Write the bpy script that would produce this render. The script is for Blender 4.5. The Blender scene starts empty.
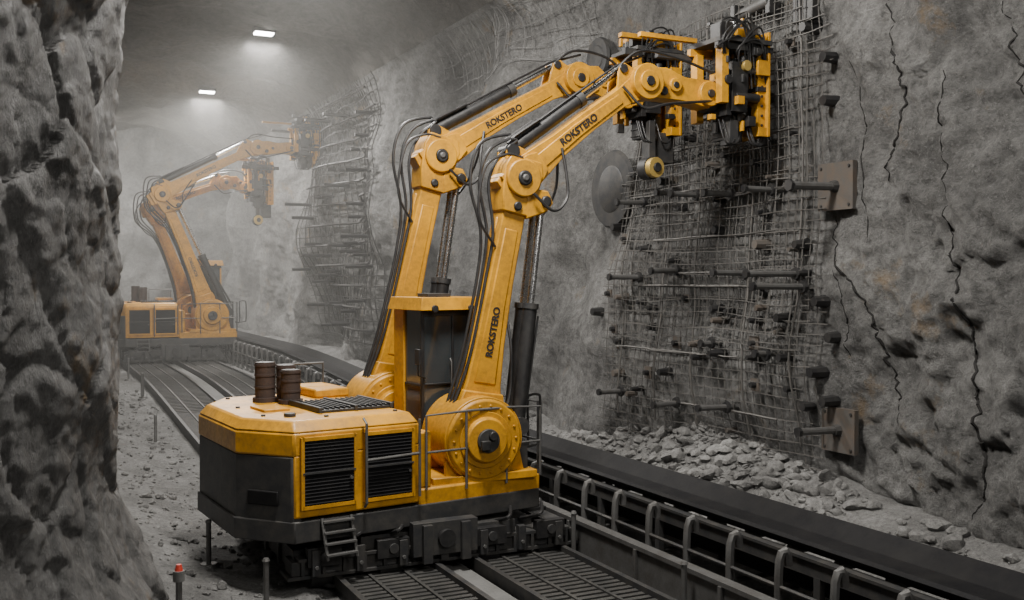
import bpy, bmesh, math, random
from mathutils import Vector, Matrix, noise
random.seed(11)
rnd=random.uniform

# ------------------------------------------------------------ materials
def mat_new(name):
    m=bpy.data.materials.new(name); m.use_nodes=True
    nt=m.node_tree; b=nt.nodes['Principled BSDF']
    return m,nt,b
def N(nt,t,**k):
    n=nt.nodes.new(t)
    for a,v in k.items(): setattr(n,a,v)
    return n
def noise_n(nt,co,scale,detail=6,rough=.6):
    n=N(nt,'ShaderNodeTexNoise'); n.inputs['Scale'].default_value=scale
    n.inputs['Detail'].default_value=detail; n.inputs['Roughness'].default_value=rough
    nt.links.new(co,n.inputs['Vector']); return n
def ramp(nt,fac,stops):
    r=N(nt,'ShaderNodeValToRGB'); e=r.color_ramp.elements
    while len(e)<len(stops): e.new(.5)
    for i,(p,c) in enumerate(stops):
        e[i].position=p; e[i].color=(c[0],c[1],c[2],1)
    nt.links.new(fac,r.inputs['Fac']); return r
def mixc(nt,fac,a,b,mode='MIX'):
    m=N(nt,'ShaderNodeMix',data_type='RGBA',blend_type=mode)
    if hasattr(fac,'links'): nt.links.new(fac,m.inputs['Factor'])
    else: m.inputs['Factor'].default_value=fac
    for s,x in ((m.inputs[6],a),(m.inputs[7],b)):
        if hasattr(x,'links'): nt.links.new(x,s)
        else: s.default_value=(x[0],x[1],x[2],1)
    return m.outputs[2]
def simple(name,col,rough=.5,metal=0,dirt=None,dirt_amt=.5,scale=4,bump=.1,spec=.5):
    m,nt,b=mat_new(name)
    tc=N(nt,'ShaderNodeTexCoord'); co=tc.outputs['Object']
    n1=noise_n(nt,co,scale,8,.65)
    if dirt is None: dirt=tuple(c*.45 for c in col)
    lo=.62-dirt_amt*.25
    r=ramp(nt,n1.outputs['Fac'],[(lo-.12,(0,0,0)),(lo+.16,(1,1,1))])
    n2=noise_n(nt,co,scale*9,5,.7)
    mul=N(nt,'ShaderNodeMath',operation='MULTIPLY'); nt.links.new(r.outputs[0],mul.inputs[0]); nt.links.new(n2.outputs['Fac'],mul.inputs[1])
    mul.use_clamp=True
    c=mixc(nt,mul.outputs[0],col,dirt)
    nt.links.new(c,b.inputs['Base Color'])
    b.inputs['Metallic'].default_value=metal; b.inputs['Specular IOR Level'].default_value=spec
    rr=N(nt,'ShaderNodeMapRange'); rr.inputs[3].default_value=max(0,rough-.1); rr.inputs[4].default_value=min(1,rough+.25)
    nt.links.new(n2.outputs['Fac'],rr.inputs[0]); nt.links.new(rr.outputs[0],b.inputs['Roughness'])
    bp=N(nt,'ShaderNodeBump'); bp.inputs['Strength'].default_value=bump; bp.inputs['Distance'].default_value=.02
    nt.links.new(n2.outputs['Fac'],bp.inputs['Height']); nt.links.new(bp.outputs[0],b.inputs['Normal'])
    return m
def rock(name,dark,mid,light,scale=1.0,bumpd=.12,ochre=True,rough=.75,stretch=(1,1,1),lo=.42):
    m,nt,b=mat_new(name)
    tc=N(nt,'ShaderNodeTexCoord'); mp=N(nt,'ShaderNodeMapping'); mp.inputs['Scale'].default_value=stretch
    mp.inputs['Rotation'].default_value=(0,.3 if stretch[2]!=1 else 0,0)
    nt.links.new(tc.outputs['Object'],mp.inputs['Vector']); co=mp.outputs[0]
    a=noise_n(nt,co,.5*scale,10,.68)
    f=noise_n(nt,co,7*scale,12,.8)
    g=noise_n(nt,co,26*scale,8,.75)
    r1=ramp(nt,a.outputs['Fac'],[(.36,dark),(.5,mid),(.64,light)])
    r2=ramp(nt,f.outputs['Fac'],[(.36,(lo,lo,lo)),(.5,(.95,.95,.95)),(.64,(1.35,1.35,1.35))])
    c=mixc(nt,.9,r1.outputs[0],r2.outputs[0],'MULTIPLY')
    r3=ramp(nt,g.outputs['Fac'],[(.56,(0,0,0)),(.7,(.6,.6,.6))])
    c=mixc(nt,r3.outputs[0],c,tuple(min(1,x*1.6) for x in light))
    r4=ramp(nt,g.outputs['Fac'],[(.33,(.7,.7,.7)),(.43,(0,0,0))])
    c=mixc(nt,r4.outputs[0],c,tuple(x*.4 for x in dark))
    if ochre:
        o=noise_n(nt,co,.9*scale,5,.7); ro=ramp(nt,o.outputs['Fac'],[(.61,(0,0,0)),(.72,(.65,.65,.65))])
        c=mixc(nt,ro.outputs[0],c,(.22,.14,.055))
    nt.links.new(c,b.inputs['Base Color'])
    b.inputs['Roughness'].default_value=rough
    add=N(nt,'ShaderNodeMath',operation='MULTIPLY_ADD'); add.inputs[1].default_value=.35
    nt.links.new(g.outputs['Fac'],add.inputs[0]); nt.links.new(f.outputs['Fac'],add.inputs[2])
    bp=N(nt,'ShaderNodeBump'); bp.inputs['Strength'].default_value=1; bp.inputs['Distance'].default_value=bumpd
    nt.links.new(add.outputs[0],bp.inputs['Height']); nt.links.new(bp.outputs[0],b.inputs['Normal'])
    return m
M_ROCK=rock('rock_wall',(.095,.093,.09),(.168,.166,.16),(.25,.248,.24),1,.15)
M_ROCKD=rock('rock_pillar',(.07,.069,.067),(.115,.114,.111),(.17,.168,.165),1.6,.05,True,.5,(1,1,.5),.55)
M_CEIL=rock('rock_ceiling',(.07,.064,.055),(.105,.097,.086),(.15,.14,.125),.9,.1,False)
M_FLOOR=rock('gravel_floor',(.11,.109,.105),(.165,.163,.158),(.225,.223,.216),2.4,.06,False,.9)
M_RUB=rock('rubble_rock',(.10,.098,.095),(.16,.158,.153),(.23,.228,.22),2.5,.03,False,.85)
M_YEL=simple('yellow_paint',(.70,.33,.007),.34,0,(.13,.065,.016),.98,1.7,.07)
M_DRK=simple('dark_grey_steel',(.030,.031,.033),.5,.3,(.09,.082,.07),.5,5)
M_BLK=simple('black_rubber',(.010,.010,.011),.4,0,(.04,.038,.035),.5,8)
M_CHR=simple('chrome_rod',(.6,.6,.6),.2,1)
M_GLS=simple('dark_glass',(.035,.042,.046),.03,0,(.055,.058,.058),.3,4,.01,1)
M_RST=simple('rusty_steel',(.06,.038,.03),.7,.3,(.03,.026,.023),.6,6,.3)
M_GRY=simple('grey_steel',(.14,.14,.138),.5,.6,(.07,.063,.055),.6,5)
M_BRS=simple('brass',(.6,.42,.12),.35,.6)
M_WIR=simple('wire_steel',(.075,.072,.068),.55,.3,(.17,.16,.145),.5,9)
M_BOLT=simple('bolt_steel',(.085,.08,.074),.6,.3,(.13,.09,.06),.5,7,.2)
M_CRK=simple('crack_shadow_rock',(.012,.011,.010),.95)
M_BELT=simple('conveyor_rubber',(.007,.007,.008),.65,0,(.02,.019,.018),.5,3,.1,.15)
M_RED=simple('red_plastic',(.5,.04,.02),.4)
M_TRK=simple('track_steel',(.05,.05,.049),.55,.5,(.12,.115,.105),.6,4)
M_CONC=simple('concrete_strip',(.14,.14,.135),.85,0,(.08,.08,.076),.7,3,.3)
M_LMP,nt_,b_=mat_new('lamp_emitter'); b_.inputs['Emission Color'].default_value=(1,.97,.9,1); b_.inputs['Emission Strength'].default_value=30
MM=[M_YEL,M_DRK,M_BLK,M_CHR,M_GLS,M_RST,M_GRY,M_BRS,M_BELT]
Y,D,K,C,G,R,S,B,LV=range(9)
MB2=[M_YEL,M_DRK,M_BLK,M_CHR,M_GLS,M_BOLT,M_GRY,M_BRS]

# ------------------------------------------------------------ mesh builder
class MB:
    def __init__(s): s.v=[];s.f=[];s.m=[];s.M=Matrix.Identity(4)
    def add(s,vs,fs,mi=0):
        o=len(s.v); s.v+=[tuple(s.M@Vector(v)) for v in vs]
        s.f+=[tuple(i+o for i in f) for f in fs]; s.m+=[mi]*len(fs)
    def box(s,c,d,mi=0,R=None):
        vs=[]
        for x in(-.5,.5):
            for y in(-.5,.5):
                for z in(-.5,.5):
                    p=Vector((x*d[0],y*d[1],z*d[2]))
                    if R is not None: p=R@p
                    vs.append(p+Vector(c))
        s.add(vs,[(0,1,3,2),(4,6,7,5),(0,4,5,1),(2,3,7,6),(0,2,6,4),(1,5,7,3)],mi)
    def bb(s,a,b,mi=0):
        s.box([(a[i]+b[i])/2 for i in range(3)],[abs(b[i]-a[i]) for i in range(3)],mi)
    def cyl(s,p,q,r,r2=None,mi=0,n=16):
        p=Vector(p);q=Vector(q); r2=r if r2 is None else r2
        d=(q-p).normalized(); a=d.orthogonal().normalized(); b=d.cross(a)
        vs=[];
        for c,rr in((p,r),(q,r2)):
            for i in range(n):
                t=2*math.pi*i/n; vs.append(c+a*rr*math.cos(t)+b*rr*math.sin(t))
        fs=[(i,(i+1)%n,n+(i+1)%n,n+i) for i in range(n)]+[tuple(range(n))[::-1],tuple(range(n,2*n))]
        s.add(vs,fs,mi)
    def prism(s,poly,z0,z1,mi=0,inset=0):
        n=len(poly); cx=sum(p[0] for p in poly)/n; cy=sum(p[1] for p in poly)/n
        top=[]
        for x,y in poly:
            l=math.hypot(x-cx,y-cy); k=(l-inset)/l; top.append((cx+(x-cx)*k,cy+(y-cy)*k,z1))
        vs=[(x,y,z0) for x,y in poly]+top
        fs=[(i,(i+1)%n,n+(i+1)%n,n+i) for i in range(n)]+[tuple(range(n))[::-1],tuple(range(n,2*n))]
        s.add(vs,fs,mi)
    def slab(s,poly,y0,y1,mi=0):
        n=len(poly)
        vs=[(x,y0,z) for x,z in poly]+[(x,y1,z) for x,z in poly]
        fs=[(i,(i+1)%n,n+(i+1)%n,n+i) for i in range(n)]+[tuple(range(n))[::-1],tuple(range(n,2*n))]
        s.add(vs,fs,mi)
    def tube(s,pts,r,mi=0,n=6):
        pts=[Vector(p) for p in pts]; vs=[]; prev=None
        for i,p in enumerate(pts):
            d=(pts[min(i+1,len(pts)-1)]-pts[max(i-1,0)])
            if d.length<1e-6: d=Vector((0,0,1))
            d.normalize()
            a=d.orthogonal() if prev is None else prev-d*prev.dot(d)
            if a.length<1e-4: a=d.orthogonal()
            a.normalize(); prev=a; b=d.cross(a)
            for k in range(n):
                t=2*math.pi*k/n; vs.append(p+a*r*math.cos(t)+b*r*math.sin(t))
        fs=[]
        for i in range(len(pts)-1):
            for k in range(n):
                fs.append((i*n+k,i*n+(k+1)%n,(i+1)*n+(k+1)%n,(i+1)*n+k))
        fs.append(tuple(range(n))[::-1]); fs.append(tuple(range((len(pts)-1)*n,len(pts)*n)))
        s.add(vs,fs,mi)
    def limb(s,pts,y0,y1,mi=0):
        L=[];Rr=[]
        for i,(r,z,h) in enumerate(pts):
            a=pts[max(i-1,0)];b=pts[min(i+1,len(pts)-1)]
            dx,dz=b[0]-a[0],b[1]-a[1]; l=math.hypot(dx,dz); nx,nz=-dz/l,dx/l
            L.append((r+nx*h,z+nz*h)); Rr.append((r-nx*h,z-nz*h))
        s.slab(L+Rr[::-1],y0,y1,mi)
    def obj(s,name,mats,parent=None,bevel=0,smooth=True):
        me=bpy.data.meshes.new(name); me.from_pydata(s.v,[],s.f)
        for m in mats: me.materials.append(m)
        me.polygons.foreach_set('material_index',s.m)
        bm=bmesh.new(); bm.from_mesh(me); bmesh.ops.recalc_face_normals(bm,faces=bm.faces); bm.to_mesh(me); bm.free()
        if smooth:
            me.shade_smooth()
            me.set_sharp_from_angle(angle=math.radians(35))
        o=bpy.data.objects.new(name,me); bpy.context.scene.collection.objects.link(o)
        if parent: o.parent=parent
        if bevel:
            b=o.modifiers.new('bevel','BEVEL'); b.width=bevel; b.segments=2; b.limit_method='ANGLE'; b.angle_limit=math.radians(40)
        return o
def smooth_curve(pts,n=8):
    pts=[Vector(p) for p in pts]; out=[]
    P=[pts[0]*2-pts[1]]+pts+[pts[-1]*2-pts[-2]]
    for i in range(1,len(P)-2):
        for k in range(n):
            t=k/n; a,b,c,d=P[i-1],P[i],P[i+1],P[i+2]
            out.append(.5*((2*b)+(c-a)*t+(2*a-5*b+4*c-d)*t*t+(3*b-a-3*c+d)*t**3))
    out.append(pts[-1]); return out
def sst(a,b,x):
    t=max(0,min(1,(x-a)/(b-a))); return t*t*(3-2*t)
def blocky(q,sc):
    # fractured-rock relief: every Voronoi block is a tilted facet with a crevice round it
    q=q*sc; q=q+noise.noise_vector(q*1.7)*.18
    dist,pts=noise.voronoi(q)
    c=pts[0]; rv=noise.noise_vector(c*3.7+Vector((5,1,9)))
    h=(q-c).dot(rv)*.9+noise.noise(c*5.3)*.5
    f=dist[1]-dist[0]; e=max(0,1-f/.16)
    return h-.35*e*e

# ------------------------------------------------------------ tunnel frame: n across, s along
ANG=math.radians(26.2); CN,SN=math.cos(ANG),math.sin(ANG)
def W(n,s,z): return Vector((n*CN-s*SN, n*SN+s*CN, z))
RW=10.25; H0=8.5; HC=11.3
def prof(L):
    if L<H0: return RW,L,-1,0
    L2=L-H0; q=math.pi/2*2.8
    if L2<q:
        t=L2/2.8; return RW-2.8+2.8*math.cos(t),H0+2.8*math.sin(t),-math.cos(t),-math.sin(t)
    L2-=q; w=RW-5.6+.8
    if L2<w: return RW-2.8-L2,HC,0,-1
    L2-=w
    if L2<q:
        t=math.pi/2-L2/2.8; return 2-2.8*math.cos(t),H0+2.8*math.sin(t),math.cos(t),-math.sin(t)
    L2-=q; return -.8,H0-L2,1,0
LTOT=H0*2+math.pi*2.8+RW-4.8
def Dlow(s,n,z):
    p=W(n,s,z)
    d=noise.fractal(p*.28+Vector((3,1,7)),1,2,3)*.55
    d+=.3*math.sin(s*.8+.35*z+1.0)*sst(13,17,s)
    if n>8:
        g=math.exp(-((s-12.3)/3.0)**2)*math.exp(-((z-6)/3.5)**2)
        d=d*(1-.75*g)-.1*g
    return d
def Dhi(s,n,z):
    p=W(n,s,z); k=.5+.8*(1-sst(8.8,11.5,s))+.25*sst(22,30,s)
    h=noise.fractal(p*1.3,.9,2.1,4)*.16*k
    h+=(.5-abs(noise.noise(p*2.1+Vector((9,2,4)))))*.1*k
    h+=noise.fractal(p*6.5,.8,2.1,2)*.04*k
    if s<19 and n>8:
        kb=.35+.9*(1-sst(9,11.3,s))
        h+=(blocky(p,.9)*.085+blocky(p+Vector((3,3,3)),2.3)*.035)*kb
    return h
def T(s,L,off=0,hi=True):
    n,z,nn,nz=prof(L)
    d=Dlow(s,n,z)+(Dhi(s,n,z) if hi else 0)+off
    return W(n+nn*d,s,z+nz*d)
def grid_obj(name,us,vs,fn,mat):
    verts=[tuple(fn(u,v)) for u in us for v in vs]; nv=len(vs); fs=[]
    for i in range(len(us)-1):
        for j in range(nv-1):
            fs.append((i*nv+j,(i+1)*nv+j,(i+1)*nv+j+1,i*nv+j+1))
    me=bpy.data.meshes.new(name); me.from_pydata(verts,[],fs); me.materials.append(mat); me.shade_smooth()
    o=bpy.data.objects.new(name,me); bpy.context.scene.collection.objects.link(o); return o
def rng(a,b,st):
    n=max(1,int(round((b-a)/st))); return [a+(b-a)*i/n for i in range(n+1)]
ss=rng(1,6,.15)+rng(6.05,18,.05)+rng(18.12,58,.17)
grid_obj('wall_right',ss,rng(-.8,10.1,.055),lambda s,L:T(s,L),M_ROCK)
ssc=rng(1,58,.2)
grid_obj('ceiling',ssc,rng(10.1,LTOT-10.1,.2),lambda s,L:T(s,L),M_CEIL)
grid_obj('wall_left',rng(9,58,.3),rng(LTOT-10.1,LTOT+.8,.25),lambda s,L:T(s,L),M_ROCK)
def backf(n,z):
    p=W(n,57,z); d=noise.fractal(p*.25,1,2,4)*1.6+noise.fractal(p*1.1,1,2,3)*.25
    c=((n-5)/6)**2*1.5
    return W(n,56.5-c-d,z)
grid_obj('wall_back',rng(-2,12,.2),rng(-.5,12.3,.2),backf,M_ROCK)

def rampz(s): return .55*sst(17,33,s)
def floorz(n,s):
    p=W(n,s,0)
    z=rampz(s)+sst(8.35,10.4,n)*(.55+.65*math.exp(-((s-13.5)/3.2)**2))
    z+=(1-sst(.2,2.7,n))*.5
    k=.4 if 3<n<8.2 else 1
    z+=k*(noise.fractal(p*.7,1,2,4)*.08+noise.fractal(p*3.5,1,2,2)*.025)
    return z-.03
grid_obj('floor',rng(-6,11.2,.1),rng(-1,19,.1)+rng(19.3,58,.3),lambda n,s:W(n,s,floorz(n,s)),M_FLOOR)

# ------------------------------------------------------------ foreground rock pillar (left)
foot=smooth_curve([(-9,3.9,0),(-6.2,4.7,0),(-4.6,5.2,0),(-3.9,5.9,0),(-3.39,6.9,0),(-3.27,7.7,0),(-3.57,8.6,0),(-4.9,9.5,0),(-8,10.6,0)],34)
def pil(i,z):
    p=foot[i]; a=foot[max(i-1,0)]; b=foot[min(i+1,len(foot)-1)]
    d=(b-a).normalized(); nr=Vector((d.y,-d.x,0))
    q=Vector((p.x,p.y,z)); qs=Vector((p.x*1.0+z*.3,p.y*1.0,z*.55))
    o=noise.fractal(q*.5+Vector((1,5,2)),1,2,2)*.14
    o+=blocky(qs+Vector((2,7,1)),1.3)*.13+blocky(qs,3.4)*.045
    o+=noise.fractal(qs*2.2,.9,2.2,4)*.05+noise.fractal(q*8,.8,2.1,3)*.016
    o+=.62*(1-sst(.1,2.2,z)) + .16*sst(4.2,6.5,z)+.05
    return q+nr*o
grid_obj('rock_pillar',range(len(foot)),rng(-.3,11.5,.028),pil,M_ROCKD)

# ------------------------------------------------------------ wire mesh on wall
def wire_mesh(name,s0,s1,z0,z1,sp,r,off,jit=.03,reg=.05):
    mb=MB()
    def edge(z,side): return noise.noise(Vector((z*.8,side*5,1)))*.45
    s=s0
    while s<s1:
        zz=rng(z0+abs(noise.noise(Vector((s*2,0,3))))*.9,z1-abs(noise.noise(Vector((s*2,9,3))))*.3,.22)
        mb.tube([T(s+noise.noise(Vector((s*3,z*.7,off*9)))*jit*2.5,z,off,False) for z in zz],r,0,4)
        s+=sp*rnd(1-reg,1+reg)
    z=z0
    while z<z1:
        a=s0+edge(z,1); b=s1+edge(z,2)
        mb.tube([T(q,z+noise.noise(Vector((q*.8,z*3,off*7)))*jit*2.5,off+.012,False) for q in rng(a,b,.22)],r,0,4)
        z+=sp*rnd(1-reg,1+reg)
    return mb
mb=wire_mesh('x',10.75,16.0,.9,8.0,.16,.0085,.15,.012)
m2=wire_mesh('x',11.0,15.7,2.6,7.9,.21,.009,.21,.03,.2)
mb.add(m2.v,m2.f,1)
for z in (1.55,2.4,3.5,3.72,4.3,4.95,5.1,5.8):
    for k in range(2):
        a=rnd(10.8,13.2); b=a+rnd(1.2,3)
        mb.tube([T(q,z+rnd(-.012,.012),.2,False) for q in rng(a,min(b,16),.3)],.016,0,5)
for s in (11.1,12.2,13.4,14.3,15.4):
    mb.tube([T(s+noise.noise(Vector((s,z,0)))*.05,z,.2,False) for z in rng(1.2,7.9,.3)],.016,0,5)
mb.obj('rebar_wire_mesh',[M_WIR,M_WIR])
mb=wire_mesh('x',29.4,37.6,1.6,10.2,.36,.02,.12,.03)
for z in rng(2,9.8,.7): mb.tube([T(q,z,.25,False) for q in rng(29.6+rnd(0,1),37.4-rnd(0,2),.5)],.04,0,5)
mb.obj('rebar_wire_mesh',[M_DRK])
mb=wire_mesh('x',17.5,25,8.4,10.0,.3,.008,.1,.08); mb.obj('torn_wire_mesh',[M_GRY])

NV=Vector((CN,SN,0)); TV=Vector((-SN,CN,0)); ZV=Vector((0,0,1))
mb=MB(); Rm=Matrix((NV,TV,ZV)).transposed()
def rod(s,z,l,plate=0,r=.045):
    b=T(s,z,-.1,False); e=b-NV*(l+.1)+ZV*rnd(-.03,.02)
    mb.cyl(b,e,r,None,6,10); mb.cyl(e,e-NV*.05,r*1.4,None,2,6)
    if plate:
        c=T(s,z,.12,False)
        mb.box(c,(.08,plate,plate),5,Rm); mb.cyl(c,c-NV*.12,.1,.07,1,8)
        for a in(-1,1):
            for b2 in(-1,1): q=c+TV*a*plate*.4+ZV*b2*plate*.4; mb.cyl(q,q-NV*.06,.02,None,1,6)
    else:
        c=T(s,z,.2,False); mb.cyl(c,c-NV*.05,.1,.09,2,8)
for a in [(15.1,5.0,.75),(13.97,3.77,.7),(11.75,4.95,.7),(14.95,3.65,.8),(11.12,3.69,1.1),(10.96,3.5,1.1),(15.27,1.6,.65),(12.58,1.6,.75),
          (13.76,1.55,.65),(13.5,5.0,.7),(12.7,4.95,.7),(12.3,3.7,.8),(14.2,5.1,.5),(12.9,2.6,.4),(11.6,2.5,.4)]: rod(*a)
rod(10.49,4.9,.95,.66,.06); rod(10.5,1.5,.85,.62,.05)
for s in (11.1,12.0,12.9,13.8,14.7,15.6):
    for z in (1.9,2.6,3.2,4.3,5.5,6.2,6.9):
        if random.random()<.25: continue
        a,b=s+rnd(-.25,.25),z+rnd(-.2,.2); c=T(a,b,.15,False)
        if random.random()<.45:
            q=rnd(.14,.24); mb.box(c,(.03,q,q),5,Rm); mb.cyl(c,c-NV*.1,.05,.04,2,8)
        else: mb.cyl(c+NV*.1,c-NV*rnd(.08,.2),rnd(.06,.1),rnd(.04,.07),random.choice([2,2,5]),8)
for i in range(30):
    s=rnd(10.9,16); z=rnd(1.2,6.4); c=T(s,z,.15,False)
    mb.cyl(c+NV*.1,c-NV*rnd(.05,.16),rnd(.04,.08),rnd(.03,.05),random.choice([2,2,5]),8)
for s,z in [(10.62,6.1),(10.6,6.7),(10.5,2.8),(10.75,2.3),(10.7,3.3),(11.0,7.2),(16.3,3.0),(16.2,4.6),(10.6,1.9)]:
    c=T(s,z,.12,False); mb.cyl(c+NV*.2,c-NV*.14,.1,.07,2,8)
for i in range(40):
    s=rnd(29.8,37.2); z=rnd(2,9.5); c=T(s,z,.2,False); l=rnd(.2,.9)
    mb.cyl(c+NV*.2,c-NV*l,.06,None,2,6)
mb.obj('rock_bolts',MB2)
mb=MB()
mb.box(T(11.06,7.55,.12,False),(.12,.4,.5),2,Rm); mb.cyl(T(12.6,7.75,.1,False),T(11.7,7.75,.25,False),.09,None,6,12)
mb.box(T(12.6,7.75,.15,False),(.2,.1,.3),2,Rm); mb.box(T(11.7,7.7,.2,False),(.2,.1,.3),2,Rm)
mb.obj('pipe_bracket',MM,bevel=.01)
def disc(s,z,r,name):
    mb=MB(); c=T(s,z,.15,False)
    mb.cyl(c+NV*.5,c-NV*.02,r*.3,None,1,16); mb.cyl(c-NV*.02,c-NV*.08,r,r*.94,0,40); mb.cyl(c-NV*.08,c-NV*.1,r*.6,r*.55,0,30)
    mb.obj(name,[M_DRK,M_DRK])
disc(16.5,5.35,.76,'round_cover_plate'); disc(17.5,8.1,.42,'round_cover_plate')

# cracks
mb=MB()
def crack(pts,w):
    full=[]
    for i in range(len(pts)-1):
        for k in range(9):
            t=k/9; a,b=pts[i],pts[i+1]
            full.append((a[0]+(b[0]-a[0])*t+rnd(-.045,.045),a[1]+(b[1]-a[1])*t+rnd(-.02,.02)))
    full.append(pts[-1]); n=len(full)
    for i in range(n-1):
        q=math.sin(math.pi*(i+.5)/n)**.5*w*rnd(.6,1.3)
        mb.tube([T(*full[i],0),T(*[(full[i][k]+full[i+1][k])/2 for k in(0,1)],0),T(*full[i+1],0)],q,0,5)
crack([(8.67,4.58),(8.53,3.72),(8.38,2.76),(8.21,1.94),(8.15,1.13),(8.3,.7)],.024)
crack([(9.71,7.6),(9.49,6.45),(9.41,6.05),(9.63,5.3),(9.66,4.91)],.02)
crack([(10.68,4.6),(10.52,3.88),(9.93,3.33),(9.8,2.8),(9.62,2.23),(9.51,1.72)],.02)
crack([(10.25,6.6),(10.1,5.2),(9.93,4.1)],.014)
crack([(10.52,3.88),(10.3,3.0),(10.35,2.5)],.012)
crack([(8.67,4.58),(8.9,5.4),(8.8,6.2)],.011)
crack([(8.1,6.9),(7.95,6.2),(7.8,5.7)],.014)
mb.obj('wall_cracks',[M_CRK])

# ------------------------------------------------------------ rubble
bm=bmesh.new(); bmesh.ops.create_icosphere(bm,subdivisions=2,radius=1)
bm.verts.ensure_lookup_table(); IV=[v.co.copy() for v in bm.verts]; IF=[tuple(v.index for v in f.verts) for f in bm.faces]; bm.free()
def rockchunk(mb,p,r):
    sd=Vector((rnd(0,99),rnd(0,99),rnd(0,99))); sc=Vector((rnd(.7,1.3),rnd(.7,1.3),rnd(.5,.9)))
    rot=Matrix.Rotation(rnd(0,6.28),3,'Z')@Matrix.Rotation(rnd(-.5,.5),3,'X')
    mb.add([rot@Vector((v.x*sc.x,v.y*sc.y,v.z*sc.z))*r*(1+.55*noise.noise(v*1.1+sd)) +p for v in IV],IF)
mb=MB()
for i in range(1900):
    s=rnd(7,24) if i%3==0 else rnd(9.8,17.5); u=random.random()**1.2
    n=RW-.02-u*1.9+noise.noise(Vector((s*.7,0,0)))*.2
    r=.02+.11*random.random()**4
    if 10.5<s<16: r*=1.1
    rockchunk(mb,W(max(n,8.3),s,floorz(n,s)+r*.3),r)
mb.obj('rubble_pile',[M_RUB],smooth=True)
mb=MB()
for i in range(1500):
    s=rnd(8.5,30); n=random.choice([rnd(.9,3.1),rnd(6.68,6.8),rnd(1.5,3.1)])
    r=rnd(.01,.028)+.05*random.random()**6; rockchunk(mb,W(n,s,floorz(n,s)+r*.3),r)
mb.obj('loose_gravel',[M_RUB])

# ------------------------------------------------------------ track
mb=MB()
def strip(n0,n1,z0,z1,s0,s1,mi,st=2.0):
    sl=rng(s0,s1,st); vs=[];fs=[]
    for s in sl:
        g=rampz(s)
        for (n,z) in ((n0,z0),(n1,z0),(n1,z1),(n0,z1)): vs.append(W(n,s,z+g))
    for i in range(len(sl)-1):
        for k in range(4): fs.append((i*4+k,i*4+(k+1)%4,(i+1)*4+(k+1)%4,(i+1)*4+k))
    fs+= [(0,1,2,3),tuple(len(vs)-4+k for k in(3,2,1,0))]
    mb.add(vs,fs,mi)
for a,b in ((3.25,4.55),(5.0,6.3)):
    strip(a,b,-.06,.03,4,55,1); strip(a,a+.07,.0,.17,4,55,2); strip(b-.07,b,.0,.17,4,55,2)
    for q in (.33,.66): strip(a+(b-a)*q-.02,a+(b-a)*q+.02,.0,.125,4,55,0)
    s=4
    while s<50:
        c=W((a+b)/2,s,.075+rampz(s)); mb.box(c,(b-a-.14,.075,.06),0,Matrix.Rotation(ANG,3,'Z')); s+=.13 if s<25 else .22
strip(4.62,4.93,-.05,.05,4,55,3)
mb.obj('rail_track',[M_TRK,M_BLK,M_DRK,M_CONC])

# ------------------------------------------------------------ conveyor
mb=MB()
def sw(poly,s0,s1,mi):
    sl=rng(s0,s1,1.0); n=len(poly); vs=[];fs=[]
    for s in sl:
        g=rampz(s); vs+= [W(a,s,z+g) for a,z in poly]
    for i in range(len(sl)-1):
        for k in range(n): fs.append((i*n+k,i*n+(k+1)%n,(i+1)*n+(k+1)%n,(i+1)*n+k))
    fs+=[tuple(range(n)),tuple(len(vs)-1-k for k in range(n))]
    mb.add(vs,fs,mi)
sw([(7.22,.93),(7.42,.79),(7.9,.79),(8.12,.95),(8.16,.92),(7.92,.75),(7.4,.75),(7.18,.9)],3,55,0)
sw([(7.4,.36),(7.9,.36),(7.9,.34),(7.4,.34)],3,55,0)
for a in (7.15,8.14):
    sw([(a,.6),(a+.06,.6),(a+.06,.78),(a,.78)],3,55,1)
    sw([(a-.03,.76),(a+.09,.76),(a+.09,.79),(a-.03,.79)],3,55,1)
s=3.4
while s<54:
    g=rampz(s)
    for a in (7.18,8.17): mb.box(W(a,s,.3+g),(.07,.09,.62),1,Matrix.Rotation(ANG,3,'Z'))
    mb.cyl(W(7.2,s,.2+g),W(8.15,s,.2+g),.03,None,1,6)
    mb.cyl(W(7.42,s,.7+g),W(7.9,s,.7+g),.055,None,2,10)
    mb.cyl(W(7.42,s+.7,.7+g),W(7.9,s+.7,.7+g),.055,None,2,10)
    s+=1.4
mb.obj('conveyor_belt',[M_BELT,M_DRK,M_GRY])
mb=MB()
s=3.2
while s<50:
    g=rampz(s)
    mb.tube([W(6.90,s,-.02+g),W(6.90,s,.58+g),W(6.91,s,.74+g),W(6.94,s,.82+g),W(6.98,s,.84+g),W(7.02,s,.79+g),W(7.03,s,.68+g)],.045,0,8)
    mb.box(W(6.90,s,.02+g),(.14,.14,.03),0,Matrix.Rotation(ANG,3,'Z'))
    s+=.78
for z,r in ((.2,.022),(.48,.026)):
    mb.tube([W(6.90,q,z+rampz(q)) for q in rng(3,50,1)],r,1,6)
mb.obj('conveyor_guard_rail',[M_GRY,M_DRK])
mb=MB()
sw([(6.52,-.05),(6.6,-.05),(6.6,.42),(6.52,.42)],3,14.5,0)
sw([(6.49,.42),(6.63,.42),(6.63,.47),(6.49,.47)],3,14.5,0)
s=3.5
while s<14.4: mb.box(W(6.5,s,.2),(.05,.05,.44),0,Matrix.Rotation(ANG,3,'Z')); s+=1.6
mb.obj('steel_kerb_barrier',[M_GRY])

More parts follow.
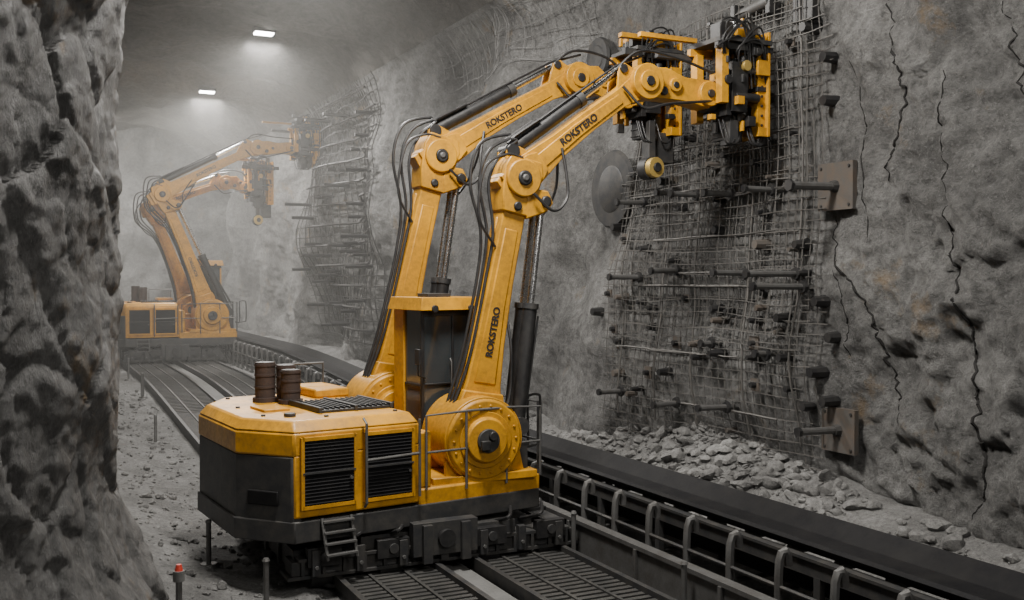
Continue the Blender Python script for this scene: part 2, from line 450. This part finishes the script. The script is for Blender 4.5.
# stakes
def stake(x,y,h,lamp=False):
    mb=MB(); n=x*CN+y*SN; s=-x*SN+y*CN; z=floorz(n,s)
    mb.cyl((x,y,z-.02),(x,y,z+.04),.13,.1,0,10); mb.cyl((x,y,z),(x,y,z+h),.032,None,0,8); mb.cyl((x,y,z+h),(x,y,z+h+.03),.045,.03,0,8)
    if lamp:
        mb.cyl((x,y,z+h),(x,y,z+h+.10),.055,.055,2,12); mb.cyl((x,y,z+h+.10),(x,y,z+h+.16),.04,.025,1,12)
        mb.obj('marker_lamp_post',[M_GRY,M_RED,M_CONC])
    else: mb.obj('marker_post',[M_GRY])
stake(-9.9,26.7,.7); stake(-7.65,21.4,.6); stake(-3.75,12.3,.55); stake(-2.72,11.0,.5)
p=W(6.4,11.2,0); stake(p.x,p.y,.62); p=W(6.4,8.8,0); stake(p.x,p.y,.55)
for s in (36,32.5,28.5,18,15.5): p=W(2.95,s,0); stake(p.x,p.y,.65)
stake(-3.2,9.55,.42,True)

# ------------------------------------------------------------ ceiling lamps
for i,s in enumerate((10.5,20.3,30.2,40.3)):
    mb=MB(); Rz=Matrix.Rotation(ANG,3,'Z'); n=6.6; zc=min(T(s,H0+math.pi/2*2.8+.7).z,11.15)
    mb.box(W(n,s,zc-.02),(.62,.4,.14),0,Rz); mb.box(W(n,s,zc-.11),(.54,.32,.05),1,Rz)
    mb.cyl(W(n-.2,s,zc),W(n-.2,s,zc+.5),.02,None,0,6); mb.cyl(W(n+.2,s,zc),W(n+.2,s,zc+.5),.02,None,0,6)
    mb.obj('ceiling_lamp',[M_DRK,M_LMP])

# ------------------------------------------------------------ drilling machine
def build_machine(loc,rot,scale,ucc,ucr,uchw,booms):
    E=bpy.data.objects.new('tunnel_bolting_rig',None); bpy.context.scene.collection.objects.link(E)
    E.location=loc; E.rotation_euler=(0,0,rot); E.scale=(scale,)*3
    mb=MB()
    full=[(0,0),(-.45,.65),(-.38,2.3),(.1,2.95),(1.6,2.95),(1.6,0)]
    mb.prism([(0.0,0),(0.0,2.95),(1.6,2.95),(1.6,0)],.9,1.62,Y)
    mb.prism(full,1.6,1.87,Y); mb.prism(full,1.87,2.0,Y,.13)
    mb.prism([(1.6,0.0),(1.6,2.9),(3.4,2.9),(3.4,0.0)],.84,1.06,Y)
    mb.bb((1.6,.02,1.06),(1.78,1.0,1.75),Y)
    mb.bb((1.78,1.5,1.06),(2.2,2.1,1.6),Y)
    mb.bb((1.1,2.0,2.0),(1.6,2.9,2.12),Y)
    mb.obj('body_housing',MM,E,.025)
    mb=MB()
    mb.prism([(-.02,0.02),(-.44,.66),(-.37,2.3),(.1,2.93),(.1,.02)],.70,1.6,D)
    mb.prism([(0,-.015),(-.47,.65),(-.4,2.3),(.1,2.97),(3.38,2.9),(3.38,-.015)],.62,.87,D)
    a=Vector((-.02,.02,0)); b=Vector((-.44,.66,0)); d=(b-a).normalized(); nrm=Vector((-d.y,d.x,0)); 
    if nrm.x>0: nrm=-nrm
    Rf=Matrix((d,nrm,ZV)).transposed()
    mb.box((a+b)/2+nrm*.012+ZV*1.12,(.42,.03,.17),LV,Rf)
    mb.obj('counterweight',MM,E,.02)
    mb=MB()
    for u0,u1 in ((.09,.74),(.87,1.5)):
        z0,z1=1.02,1.80
        mb.bb((u0,-.02,z0),(u1,.03,z1),LV)
        for (p,q) in (((u0-.02,-.045,z0-.02),(u0+.02,.0,z1+.02)),((u1-.02,-.045,z0-.02),(u1+.02,.0,z1+.02)),((u0,-.045,z0-.02),(u1,0,z0+.02)),((u0,-.045,z1-.02),(u1,0,z1+.02))): mb.bb(p,q,Y)
        k=z0+.05
        while k<z1-.03:
            mb.box(((u0+u1)/2,-.026,k),(u1-u0-.05,.036,.008),LV,Matrix.Rotation(.9,3,'X')); k+=.04
        mb.bb((u0,-.05,(z0+z1)/2-.01),(u1,-.02,(z0+z1)/2+.01),D)
        mb.cyl((u1-.06,-.05,z0+.3),(u1-.06,-.07,z0+.3),.02,None,S,8)
    mb.obj('louvre_grilles',MM,E)
    mb=MB()
    mb.bb((.55,.55,2.0),(1.5,1.5,2.035),K)
    for k in rng(.6,1.45,.07): mb.bb((k-.012,.57,2.035),(k+.012,1.48,2.06),K)
    for k in (.55,1.02,1.5): mb.bb((k-.02,.53,2.0),(k+.02,1.52,2.07),D)
    mb.bb((.02,1.0,2.0),(.35,1.5,2.03),Y)
    mb.cyl((.15,.5,2.0),(.15,.5,2.04),.07,None,D,12)
    for (x,y) in ((-.1,.7),(-.1,1.6),(.1,2.6),(.5,.25),(1.4,.25)): mb.cyl((x,y,2.0),(x,y,2.02),.03,None,D,8)
    mb.obj('roof_vent',MM,E,.006)
    mb=MB()
    for (x,y,h,r) in ((.42,2.05,.52,.13),(.66,1.93,.48,.12),(.62,1.66,.44,.125)):
        mb.cyl((x,y,2.0),(x,y,2.06),r*1.25,None,R,18); mb.cyl((x,y,2.04),(x,y,2.0+h),r,None,R,18)
        for k in (.35,.65,.9): mb.cyl((x,y,2+h*k),(x,y,2+h*k+.03),r*1.06,None,R,18)
        mb.cyl((x,y,2.0+h),(x,y,2.003+h),r*.85,None,K,18)
    mb.obj('exhaust_stacks',MM,E,.006)
    # cab: yellow rear quarter, dark glazed front and side, overhanging roof
    mb=MB(); u0,u1,v0,v1=2.16,3.04,.95,1.72; zb,zt=1.06,3.2
    mb.bb((u0,v0,zb),(u1,v1,1.45),Y)
    mb.bb((u0+.02,v0+.02,1.45),(u1-.02,v1-.03,zt),G)
    for y in (v0,v1-.08): mb.bb((u1-.05,y,1.45),(u1,y+.08,zt),Y)
    mb.bb((u0-.008,v0-.008,1.45),(u0+.035,v0+.035,zt),K)
    mb.bb((u0-.01,v0+.5,1.4),(u0+.05,v1+.01,zt),Y)
    mb.bb((u0,v0-.005,1.42),(u1,v0+.035,1.5),Y); mb.bb((u0,v0-.005,zt-.08),(u1,v0+.04,zt),K)
    mb.bb((u0+.46,v0-.005,1.5),(u0+.485,v0+.035,zt),K)
    mb.box((u0+.015,v0+.25,2.2),(.03,.48,.03),K)
    mb.bb((u0+.04,v0-.0,2.2),(u1-.05,v0+.035,2.225),K)
    mb.prism([(u0-.09,v0-.14),(u0-.09,v1+.05),(u1+.06,v1+.05),(u1+.06,v0-.14)],zt,zt+.17,Y,.05)
    mb.bb((u0+.15,v0+.1,zt+.15),(u0+.5,v0+.4,zt+.22),D)
    for x in (u0+.12,u1-.2): mb.cyl((x,v0-.16,zt+.02),(x,v0-.08,zt+.02),.05,None,K,12)
    mb.tube([(u0+.42,v0-.02,1.9),(u0+.42,v0-.06,1.95),(u0+.42,v0-.06,2.5),(u0+.42,v0-.02,2.55)],.012,S,6)
    mb.tube([(u0+.05,v0,2.3),(u0-.12,v0-.12,2.35),(u0-.14,v0-.14,2.6)],.012,K,6); mb.box((u0-.14,v0-.15,2.6),(.04,.12,.2),K)
    mb.obj('operator_cab',MM,E,.012)
    mb=MB()
    def rail(pts,r=.017,mi=S): mb.tube(pts,r,mi,8)
    rail([(1.68,-.03,1.05),(1.68,-.03,1.95),(2.3,-.03,1.97),(2.9,-.03,1.97),(3.38,-.03,1.95),(3.38,-.03,1.05)],.017,S)
    rail([(1.68,-.03,1.5),(3.38,-.03,1.5)],.014)
    for x in (2.25,2.85): rail([(x,-.03,1.0),(x,-.03,1.96)])
    rail([(3.4,.05,1.05),(3.4,.05,2.0),(3.4,.9,2.0),(3.4,.9,1.05)],.018,D); rail([(3.4,.05,1.5),(3.4,.9,1.5)],.015,D)
    rail([(3.42,1.1,1.05),(3.42,1.1,2.0),(3.42,2.0,2.0),(3.42,2.0,1.05)],.018,D); rail([(3.42,1.1,1.5),(3.42,2.0,1.5)],.015,D)
    rail(smooth_curve([(3.42,.5,1.35),(3.55,.5,1.35),(3.55,.5,1.95),(3.6,.5,2.03),(3.72,.5,2.03),(3.76,.5,1.95),(3.76,.5,1.42),(3.7,.5,1.35),(3.42,.5,1.32)],4),.018,D)
    rail([(.85,-.05,.95),(.85,-.1,1.0),(.85,-.1,1.93),(.85,-.02,1.98)]); rail([(.85,-.1,1.5),(1.55,-.1,1.52)])
    rail([(1.55,-.1,1.0),(1.55,-.1,1.93)])
    rail([(.9,2.9,2.0),(.9,2.9,2.4),(1.6,2.9,2.4),(1.6,2.9,2.0)])
    for x in (.32,.68): rail([(x,-.03,.88),(x+.02,-.16,.42)],.02,S)
    for i in range(4): mb.box((.51,-.05-.033*i,.84-.12*i),(.38,.09,.02),S)
    mb.obj('handrails_and_ladder',MM,E)
    # undercarriage
    mb=MB(); mb.M=Matrix.Translation((ucc[0],ucc[1],0))@Matrix.Rotation(ucr,4,'Z')
    hw=uchw; hd=1.3
    mb.cyl((0,0,.42),(0,0,.6),1.0,.95,D,40); mb.cyl((0,0,.6),(0,0,.72),.85,.85,K,40)
    for i in range(28):
        t=i/28*6.283; mb.cyl((.95*math.cos(t),.95*math.sin(t),.6),(.95*math.cos(t),.95*math.sin(t),.63),.03,None,S,6)
    mb.bb((-hw*.75,-hd*.9,.38),(hw*.75,hd*.9,.5),D)
    for y in (-hd,hd):
        mb.bb((-hw,y-.16,.2),(hw,y+.16,.36),D); mb.bb((-hw*.96,y-.2,.36),(hw*.96,y+.2,.40),D)
        mb.bb((-hw*.55,y-.13,.4),(hw*.55,y+.13,.56),D)
        mb.bb((-hw*1.03,y-.2,.16),(hw*1.03,y+.2,.2),D)
        for i in range(15):
            x=-hw+2*hw*(i+.5)/15; mb.bb((x-.02,y-.2,.2),(x+.02,y+.2,.36),D)
        sy=-1 if y<0 else 1
        for x in (-hw*.8,-hw*.35,hw*.35,hw*.8):
            mb.bb((x-.2,y+sy*.12,.3),(x+.2,y+sy*.24,.52),K); mb.cyl((x,y+sy*.2,.41),(x,y+sy*.27,.41),.06,None,D,12)
            mb.cyl((x-.14,y,.17),(x+.14,y,.17),.17,None,K,20)
        for i in range(7):
            x=-hw+2*hw*(i+.5)/7; mb.bb((x-.05,y+sy*.18,.2),(x+.05,y+sy*.27,.5),D); mb.cyl((x,y+sy*.27,.3),(x,y+sy*.29,.3),.025,None,S,6)
        mb.bb((-.42,y+sy*.12,.28),(.42,y+sy*.3,.68),D)
        for q in(-.25,.25): mb.bb((q-.06,y+sy*.3,.2),(q+.06,y+sy*.36,.66),D)
        mb.cyl((0,y+sy*.3,.48),(0,y+sy*.36,.48),.11,None,K,18)
    for x in (-hw*.9,hw*.9):
        mb.bb((x-.13,-hd,.2),(x+.13,hd,.46),D)
        for yy in (-.7,0,.7): mb.bb((x-.17,yy-.04,.16),(x+.17,yy+.04,.5),K)
    for x in (-1.2,-.7,.75,1.2): mb.tube(smooth_curve([(x,-hd+.1,.5),(x+.1,-hd-.25,.62),(x+.22,-hd-.1,.66),(x+.35,-hd+.2,.7)],5),.025,K,6)
    for sx in (-1,1):
        mb.cyl((sx*hw*.7,-hd-.05,.3),(sx*hw*.7,-hd-.05,.05),.06,.06,C,12); mb.cyl((sx*hw*.7,-hd-.05,.06),(sx*hw*.7,-hd-.05,.02),.17,None,D,14)
    mb.obj('undercarriage',MM,E,.012)
    for bi,bs in enumerate(booms):
        PX,PY,PZ=bs['piv']; al=bs['al']
        F=Matrix.Translation((PX,PY,0))@Matrix.Rotation(al,4,'Z')
        er,ez=bs['elbow']; jr,jz=bs['joint']; tr,tz=bs['tip']
        w=.16
        mb=MB(); mb.M=F
        for y in (-.3,.3):
            mb.slab([(-.5,1.04),(.62,1.04),(.5,PZ),(.3,PZ+.4),(-.3,PZ+.4),(-.5,PZ)],y-.035,y+.035,Y)
        mb.cyl((0,-.4,PZ),(0,.4,PZ),.54,None,Y,48)
        mb.cyl((0,-.44,PZ),(0,-.4,PZ),.49,.52,Y,48)
        mb.cyl((0,-.46,PZ),(0,-.44,PZ),.36,None,Y,36); mb.cyl((0,-.52,PZ),(0,-.45,PZ),.27,.3,Y,36)
        mb.cyl((0.0,-.56,PZ),(0.0,-.5,PZ),.15,None,D,24); mb.cyl((0.05,-.6,PZ+.06),(0.05,-.55,PZ+.06),.06,None,K,12); mb.box((-.06,-.57,PZ-.05),(.12,.08,.12),K)
        for i in range(18):
            t=i/18*6.283; mb.cyl((.43*math.cos(t),-.455,PZ+.43*math.sin(t)),(.43*math.cos(t),-.43,PZ+.43*math.sin(t)),.022,None,Y,6)
        mb.bb((-.7,-.42,1.04),(.75,.42,1.14),Y); mb.bb((.35,-.25,1.1),(.7,.25,1.5),D)
        mb.obj('boom_base_%d'%(bi+1),MM,E,.015)
        def lp(t,h):
            bow=bs.get('bow',.08)*math.sin(math.pi*t)
            dx,dz=er,ez-PZ; l=math.hypot(dx,dz)
            return (dx*t+dz/l*bow, PZ+dz*t-dx/l*bow, h)
        mb=MB(); mb.M=F
        mb.limb([lp(0,.36),lp(.1,.31),lp(.2,.245),lp(.35,.205),lp(.6,.178),lp(.85,.165),lp(.97,.22)],-w,w,Y)
        mb.limb([lp(.2,.16),lp(.5,.115),lp(.8,.10)],-w-.012,w+.012,Y)
        mb.limb([lp(.0,.39),lp(.1,.34),lp(.17,.28)],-w-.04,w+.04,Y)
        mb.limb([lp(.86,.19),lp(.93,.25),lp(1.03,.29),lp(1.08,.23)],-w-.05,w+.05,Y)
        mb.cyl((er,-.26,ez),(er,.26,ez),.25,None,Y,32)
        mb.cyl((er,-.29,ez),(er,.29,ez),.10,None,K,20); mb.cyl((er,-.31,ez),(er,.31,ez),.05,None,S,12)
        q=lp(.89,0); mb.cyl((q[0],-w-.08,q[1]),(q[0],w+.08,q[1]),.06,None,K,14)
        q=lp(.93,0)
        mb.slab([(q[0]+.1,q[1]+.12),(q[0]+.42,q[1]+.08),(q[0]+.5,q[1]-.08),(q[0]+.4,q[1]-.2),(q[0]+.1,q[1]-.3)],-.22,.22,Y)
        mb.cyl((q[0]+.38,-.26,q[1]-.06),(q[0]+.38,.26,q[1]-.06),.075,None,K,16)
        mb.limb([lp(.15,.29),lp(.25,.24),lp(.6,.192),lp(.84,.18)],-.03,.03,Y)
        mb.obj('lower_boom_%d'%(bi+1),MM,E,.02)
        mb=MB(); mb.M=F
        def fp(t,h):
            l=math.hypot(jr-er,jz-ez); bw=.05*math.sin(math.pi*max(0,min(1,t)))
            return (er+(jr-er)*t-(jz-ez)/l*bw,ez+(jz-ez)*t+(jr-er)/l*bw,h)
        mb.limb([fp(-.13,.17),fp(-.05,.23),fp(.08,.23),fp(.3,.16),fp(.55,.14),fp(.8,.13),fp(.95,.18),fp(1.05,.18)],-.15,.15,Y)
        mb.limb([fp(.15,.10),fp(.45,.09),fp(.8,.07)],-.165,.165,Y)
        mb.limb([fp(-.1,.2),fp(.1,.2),fp(.16,.14)],-.2,.2,Y)
        mb.cyl((jr,-.25,jz),(jr,.25,jz),.25,None,Y,28); mb.cyl((jr,-.28,jz),(jr,.28,jz),.15,None,Y,18)
        mb.cyl((jr,-.3,jz),(jr,-.28,jz),.07,None,K,12)
        mb.limb([(jr-.1,jz,.2),(jr+.35,jz+.02,.22),((jr+tr)/2+.1,(jz+tz)/2,.17),(tr,tz,.2)],-.15,.15,Y)
        mb.cyl((tr-.05,-.22,tz),(tr-.05,.22,tz),.18,None,Y,24); mb.cyl((tr-.05,-.25,tz),(tr-.05,.25,tz),.06,None,K,16)
        mb.cyl((jr+.5,-.19,jz),(jr+.5,.19,jz),.1,None,Y,16); mb.cyl((jr+.5,-.2,jz),(jr+.5,.2,jz),.05,None,K,16)
        mb.cyl((jr+.3,-.2,jz-.1),(jr+.3,.2,jz-.1),.06,None,K,16)
        dx,dz=jr-er,jz-ez; l=math.hypot(dx,dz); nx,nz=-dz/l,dx/l
        def fo(t,o,y=0): return (er+dx*t+nx*o,y,ez+dz*t+nz*o)
        for y in (-.12,.12):
            mb.slab([(fo(-.05,.2)[0],fo(-.05,.2)[2]),(fo(.14,.18)[0],fo(.14,.18)[2]),(fo(.08,.42)[0],fo(.08,.42)[2]),(fo(.02,.42)[0],fo(.02,.42)[2])],y-.025,y+.025,Y)
            mb.slab([(fo(.8,.12)[0],fo(.8,.12)[2]),(fo(1.0,.17)[0],fo(1.0,.17)[2]),(fo(.95,.39)[0],fo(.95,.39)[2]),(fo(.9,.39)[0],fo(.9,.39)[2])],y-.025,y+.025,Y)
        mb.obj('forearm_%d'%(bi+1),MM,E,.018)
        mb=MB(); mb.M=F
        mb.cyl(fo(.05,.36),fo(.6,.34),.095,None,K,18); mb.cyl(fo(.58,.34),fo(.62,.34),.11,None,D,18); mb.cyl(fo(.6,.34),fo(.92,.34),.048,None,C,12)
        mb.cyl(fo(.05,.36,-.17),fo(.05,.36,.17),.09,None,K,14); mb.cyl(fo(.92,.34,-.17),fo(.92,.34,.17),.06,None,K,14)
        mb.tube([fo(.06,.47,-.06),fo(.2,.46,-.06),fo(.5,.45,-.06),fo(.9,.42,-.08),fo(1.1,.3,-.1)],.018,K,6)
        a=Vector((bs.get('cyl0',.6),0,PZ+.1)); q=lp(.93,0); b=Vector((q[0]+.38,0,q[1]-.06))
        m=a.lerp(b,.52)
        for y in (-.09,.12):
            o=Vector((0,y,0)); mb.cyl(a+o,m+o,.1,None,K,18); mb.cyl(m+o,m.lerp(b,.05)+o,.115,None,D,16); mb.cyl(m+o,b+o,.05,None,C,14)
            mb.tube([a+o+Vector((.11,-.03,.2)),m+o+Vector((.11,-.03,-.1))],.015,D,6)
        mb.cyl(a+Vector((0,-.22,0)),a+Vector((0,.24,0)),.12,None,D,16)
        def L3(t,o,y): 
            q=lp(t,0); dx2,dz2=er,ez-PZ; l2=math.hypot(dx2,dz2); return (q[0]-dz2/l2*o,y,q[1]+dx2/l2*o)
        for k,y in enumerate((-.1,.0,.1)):
            e=.09*k
            mb.tube(smooth_curve([L3(.08,.38,y),L3(.3,.235+e*.2,y),L3(.6,.205+e*.2,y),L3(.78,.23+e*.5,y),L3(.95,.42+e,y),(er-.3-e,y,ez+.28+e),(er-.05,y,ez+.5+e*.6),fo(.1,.49,y),fo(.3,.47,y)],8),.021,K,6)
        mb.tube(smooth_curve([L3(.72,.18,-.15),L3(.82,.5,-.18),L3(1.0,.55,-.18),(er-.25,-.2,ez+.3),(er,-.2,ez+.27)],8),.018,K,6)
        mb.tube(smooth_curve([(er+.1,-.3,ez-.2),(er+.38,-.34,ez-.42),(er+.6,-.3,ez-.25),(er+.62,-.26,ez+.05),fo(.3,0,-.2)],8),.02,K,6)
        mb.tube(smooth_curve([(er+.3,.2,ez-.3),(er+.5,.34,ez-.5),(er+.75,.3,ez-.1),fo(.35,-.1,.2)],8),.02,K,6)
        mb.tube(smooth_curve([L3(.45,-.2,-.13),L3(.35,-.28,-.2),L3(.2,-.36,-.2),L3(.08,-.3,-.26)],8),.02,K,6)
        mb.tube(smooth_curve([(jr-.4,-.2,jz-.1),(jr-.1,-.28,jz-.38),(jr+.3,-.3,jz-.3),(tr,-.2,tz-.1)],8),.02,K,6)
        mb.tube(smooth_curve([(jr-.5,-.1,jz+.1),(jr-.1,-.15,jz+.42),(jr+.5,-.18,jz+.38),(tr,-.2,tz+.3)],8),.02,K,6)
        mb.obj('hydraulics_%d'%(bi+1),MM,E)
        # tool head
        mb=MB(); mb.M=F@Matrix.Translation((tr,0,tz-.03))@Matrix.Diagonal((1,1.05,1.1,1))
        mb.cyl((-.02,0,0),(.22,0,0),.2,.16,D,20); mb.bb((.15,-.3,-.25),(.24,.3,.3),K)
        mb.bb((.02,-.36,-.1),(.14,-.22,.62),Y); mb.bb((.02,.2,-.3),(.14,.34,.62),Y)
        mb.bb((.24,-.12,-.55),(.38,.12,.95),K); 
        for k in rng(-.5,.9,.1): mb.bb((.23,-.14,k-.012),(.39,.14,k+.012),D)
        mb.bb((.72,-.3,-.5),(.86,-.16,.85),Y); mb.bb((.72,.12,-.42),(.86,.26,.85),Y); mb.bb((.86,-.36,-.5),(.9,.3,.88),Y)
        for k in rng(-.35,.8,.13): mb.cyl((.79,-.32,k),(.79,-.29,k),.02,None,K,6)
        mb.bb((.7,-.34,-.5),(.88,.28,-.38),Y); mb.bb((.66,-.38,.3),(.88,-.2,.5),Y); mb.bb((.7,-.32,.1),(.88,.28,.16),K)
        mb.bb((-.05,-.36,.6),(.95,-.28,.68),K); mb.bb((-.05,.26,.6),(.95,.34,.7),Y); mb.bb((.0,-.4,.7),(.9,.36,.76),D)
        mb.bb((.1,-.25,.76),(.3,.0,.98),K); mb.bb((.35,-.3,.76),(.62,.1,.9),Y); mb.bb((.66,-.2,.76),(.8,.15,1.0),D)
        mb.cyl((.55,0,-.55),(.55,0,.55),.11,None,D,18); mb.cyl((.55,0,.1),(.55,0,.42),.16,None,K,18); mb.cyl((.55,0,-.4),(.55,0,-.2),.15,None,D,18)
        mb.cyl((.55,0,.5),(.55,0,1.1),.03,None,C,10); mb.cyl((.5,-.25,-.1),(.5,-.25,.5),.05,None,C,10); mb.cyl((.5,-.25,.1),(.5,-.25,.55),.075,None,K,12)
        mb.cyl((.3,-.3,.0),(.72,-.3,.0),.06,None,K,12); mb.cyl((.3,-.3,.35),(.72,-.3,.35),.04,None,S,12)
        mb.bb((.22,-.34,-.2),(.5,-.2,.45),K)
        mb.cyl((.45,-.4,.4),(.45,-.3,.4),.07,None,B,16); mb.cyl((.12,-.4,.2),(.12,-.36,.2),.06,None,K,16)
        for i in range(50):
            x=rnd(-.05,.85);y=rnd(-.38,.3);z=rnd(-.4,1.0); mb.box((x,y,z),(rnd(.03,.14),rnd(.04,.14),rnd(.03,.16)),random.choice([K,K,D,D,Y,Y,S]))
        for i in range(9):
            x=rnd(0,.4); mb.tube(smooth_curve([(x,-.3,rnd(.3,.7)),(x-.1,-.42,rnd(.6,.95)),(x+.3,-.4,rnd(.7,1.05)),(x+.5,-.3,rnd(.0,.6))],7),.015,K,5)
        for i in range(5):
            x=rnd(.0,.7); mb.tube(smooth_curve([(x,-.2,-.3),(x+.05,-.3,-.6),(x+.25,-.25,-.55),(x+.3,-.15,-.2)],7),.014,K,5)
        if bi==1:
            mb.bb((.3,-.3,-1.0),(.42,-.2,-.3),D); mb.cyl((.36,-.42,-1.0),(.36,-.3,-1.0),.15,None,B,24); mb.cyl((.36,-.46,-1.0),(.36,-.42,-1.0),.07,None,K,14); mb.cyl((.36,-.3,-1.0),(.36,-.1,-1.0),.17,None,K,20)
            mb.bb((.5,-.2,-.9),(.85,.2,-.45),D); mb.bb((-.2,-.35,.62),(1.1,-.25,.72),D); mb.bb((-.3,-.4,.85),(.3,-.3,.92),Y)
        else:
            mb.bb((.25,-.26,-.62),(.4,-.05,-.3),D); mb.bb((-.6,.3,.55),(.2,.38,.62),D); mb.bb((-.9,.3,.8),(.1,.38,.86),Y)
        mb.obj('bolting_head_%d'%(bi+1),MM,E,.008)
        for (txt,t0,size,kind) in (('ROKSTERO',.4,.13,0),('ROKSTERO',.46,.135,1)):
            if kind==0 and bi==1: continue
            cu=bpy.data.curves.new('lettering','FONT'); cu.body=txt; cu.size=size; cu.align_x='CENTER'; cu.align_y='CENTER'; cu.extrude=.003; cu.offset=.004
            cu.materials.append(M_BLK)
            o=bpy.data.objects.new('lettering_%d_%d'%(bi+1,kind),cu); bpy.context.scene.collection.objects.link(o); o.parent=E
            if kind==0:
                c=lp(t0,0); ang=math.atan2(ez-PZ,er); y=-w-.016
            else:
                c=fp(t0,0); ang=math.atan2(jz-ez,jr-er); y=-.17
            o.matrix_local=F@Matrix.Translation((c[0],y,c[1]))@Matrix.Rotation(math.pi/2,4,'X')@Matrix.Rotation(ang,4,'Z')
    return E
build_machine((-2.45,11.2,0),math.radians(34),1.0,(2.07,1.38),math.radians(26.2-34),1.85,[
  dict(piv=(2.6,.42,1.58),al=math.radians(-7.8),elbow=(.653,4.93),joint=(2.59,6.36),tip=(3.72,6.28),bow=-.03,cyl0=.62),
  dict(piv=(2.4,2.5,1.75),al=math.radians(-7.8),elbow=(.8,5.43),joint=(3.15,6.78),tip=(4.1,6.55),bow=-.04,cyl0=.62)])
build_machine((-13.5,34.9,.55),math.radians(24),1.12,(1.4,1.4),math.radians(2.2),1.5,[
  dict(piv=(2.6,.42,1.58),al=math.radians(2.2),elbow=(-1.48,5.44),joint=(1.53,7.1),tip=(2.7,7.15),bow=.06,cyl0=.6),
  dict(piv=(2.2,2.5,1.7),al=math.radians(2.2),elbow=(-1.25,5.1),joint=(1.2,6.1),tip=(1.9,5.95),bow=.06,cyl0=.6)])

# ------------------------------------------------------------ dust haze volume
mb=MB(); mb.M=Matrix.Rotation(ANG,4,'Z')
mb.bb((-3,16,-1),(12.8,58,12.8))
hz=mb.obj('dust_haze',[],smooth=False)
m=bpy.data.materials.new('dust_haze'); m.use_nodes=True; nt=m.node_tree; nt.nodes.clear()
o=N(nt,'ShaderNodeOutputMaterial'); v=N(nt,'ShaderNodeVolumeScatter'); v.inputs['Density'].default_value=.0078; v.inputs['Color'].default_value=(.95,.95,.92,1); v.inputs['Anisotropy'].default_value=.2
nt.links.new(v.outputs[0],o.inputs['Volume']); hz.data.materials.append(m)

# ------------------------------------------------------------ lights
def area(name,loc,tgt,size,power,col=(1,.96,.905)):
    l=bpy.data.lights.new(name,'AREA'); l.shape='SQUARE'; l.size=size; l.energy=power; l.color=col
    o=bpy.data.objects.new(name,l); bpy.context.scene.collection.objects.link(o); o.location=loc
    o.rotation_euler=(Vector(tgt)-Vector(loc)).to_track_quat('-Z','Y').to_euler(); return o
area('work_light_near',W(3.6,9.0,10.5),W(6.5,11,0),1.6,1750)
area('work_light_mid',W(4.5,18,10.2),W(7.5,18,0),1.6,1150)
area('added_entry_fill',W(5.5,-1.0,8.0),W(6.5,10,2),2.8,430)  # added frontal fill for the pillar, not a work light on site
area('ceiling_lamp_glow_1',W(6.6,30.2,10.6),W(6.0,30.2,0),1.0,1300)
area('ceiling_lamp_glow_2',W(6.6,40.3,10.6),W(6.0,40.3,0),1.0,1700)
area('hidden_far_fill',W(1.2,49,9.5),W(6,52,2),1.2,2100)  # added far-end fill without a lamp fixture, kept out of view behind the pillar
w=bpy.data.worlds.new('world'); bpy.context.scene.world=w; w.use_nodes=True
w.node_tree.nodes['Background'].inputs[0].default_value=(1,.97,.92,1); w.node_tree.nodes['Background'].inputs[1].default_value=.08

# ------------------------------------------------------------ camera
cd=bpy.data.cameras.new('camera'); cd.sensor_width=36; cd.lens=36*1000/1024; cd.clip_end=200
co=bpy.data.objects.new('camera',cd); bpy.context.scene.collection.objects.link(co)
co.location=(0,0,3.6); co.rotation_euler=(math.radians(90-1.146),0,0)
bpy.context.scene.camera=co
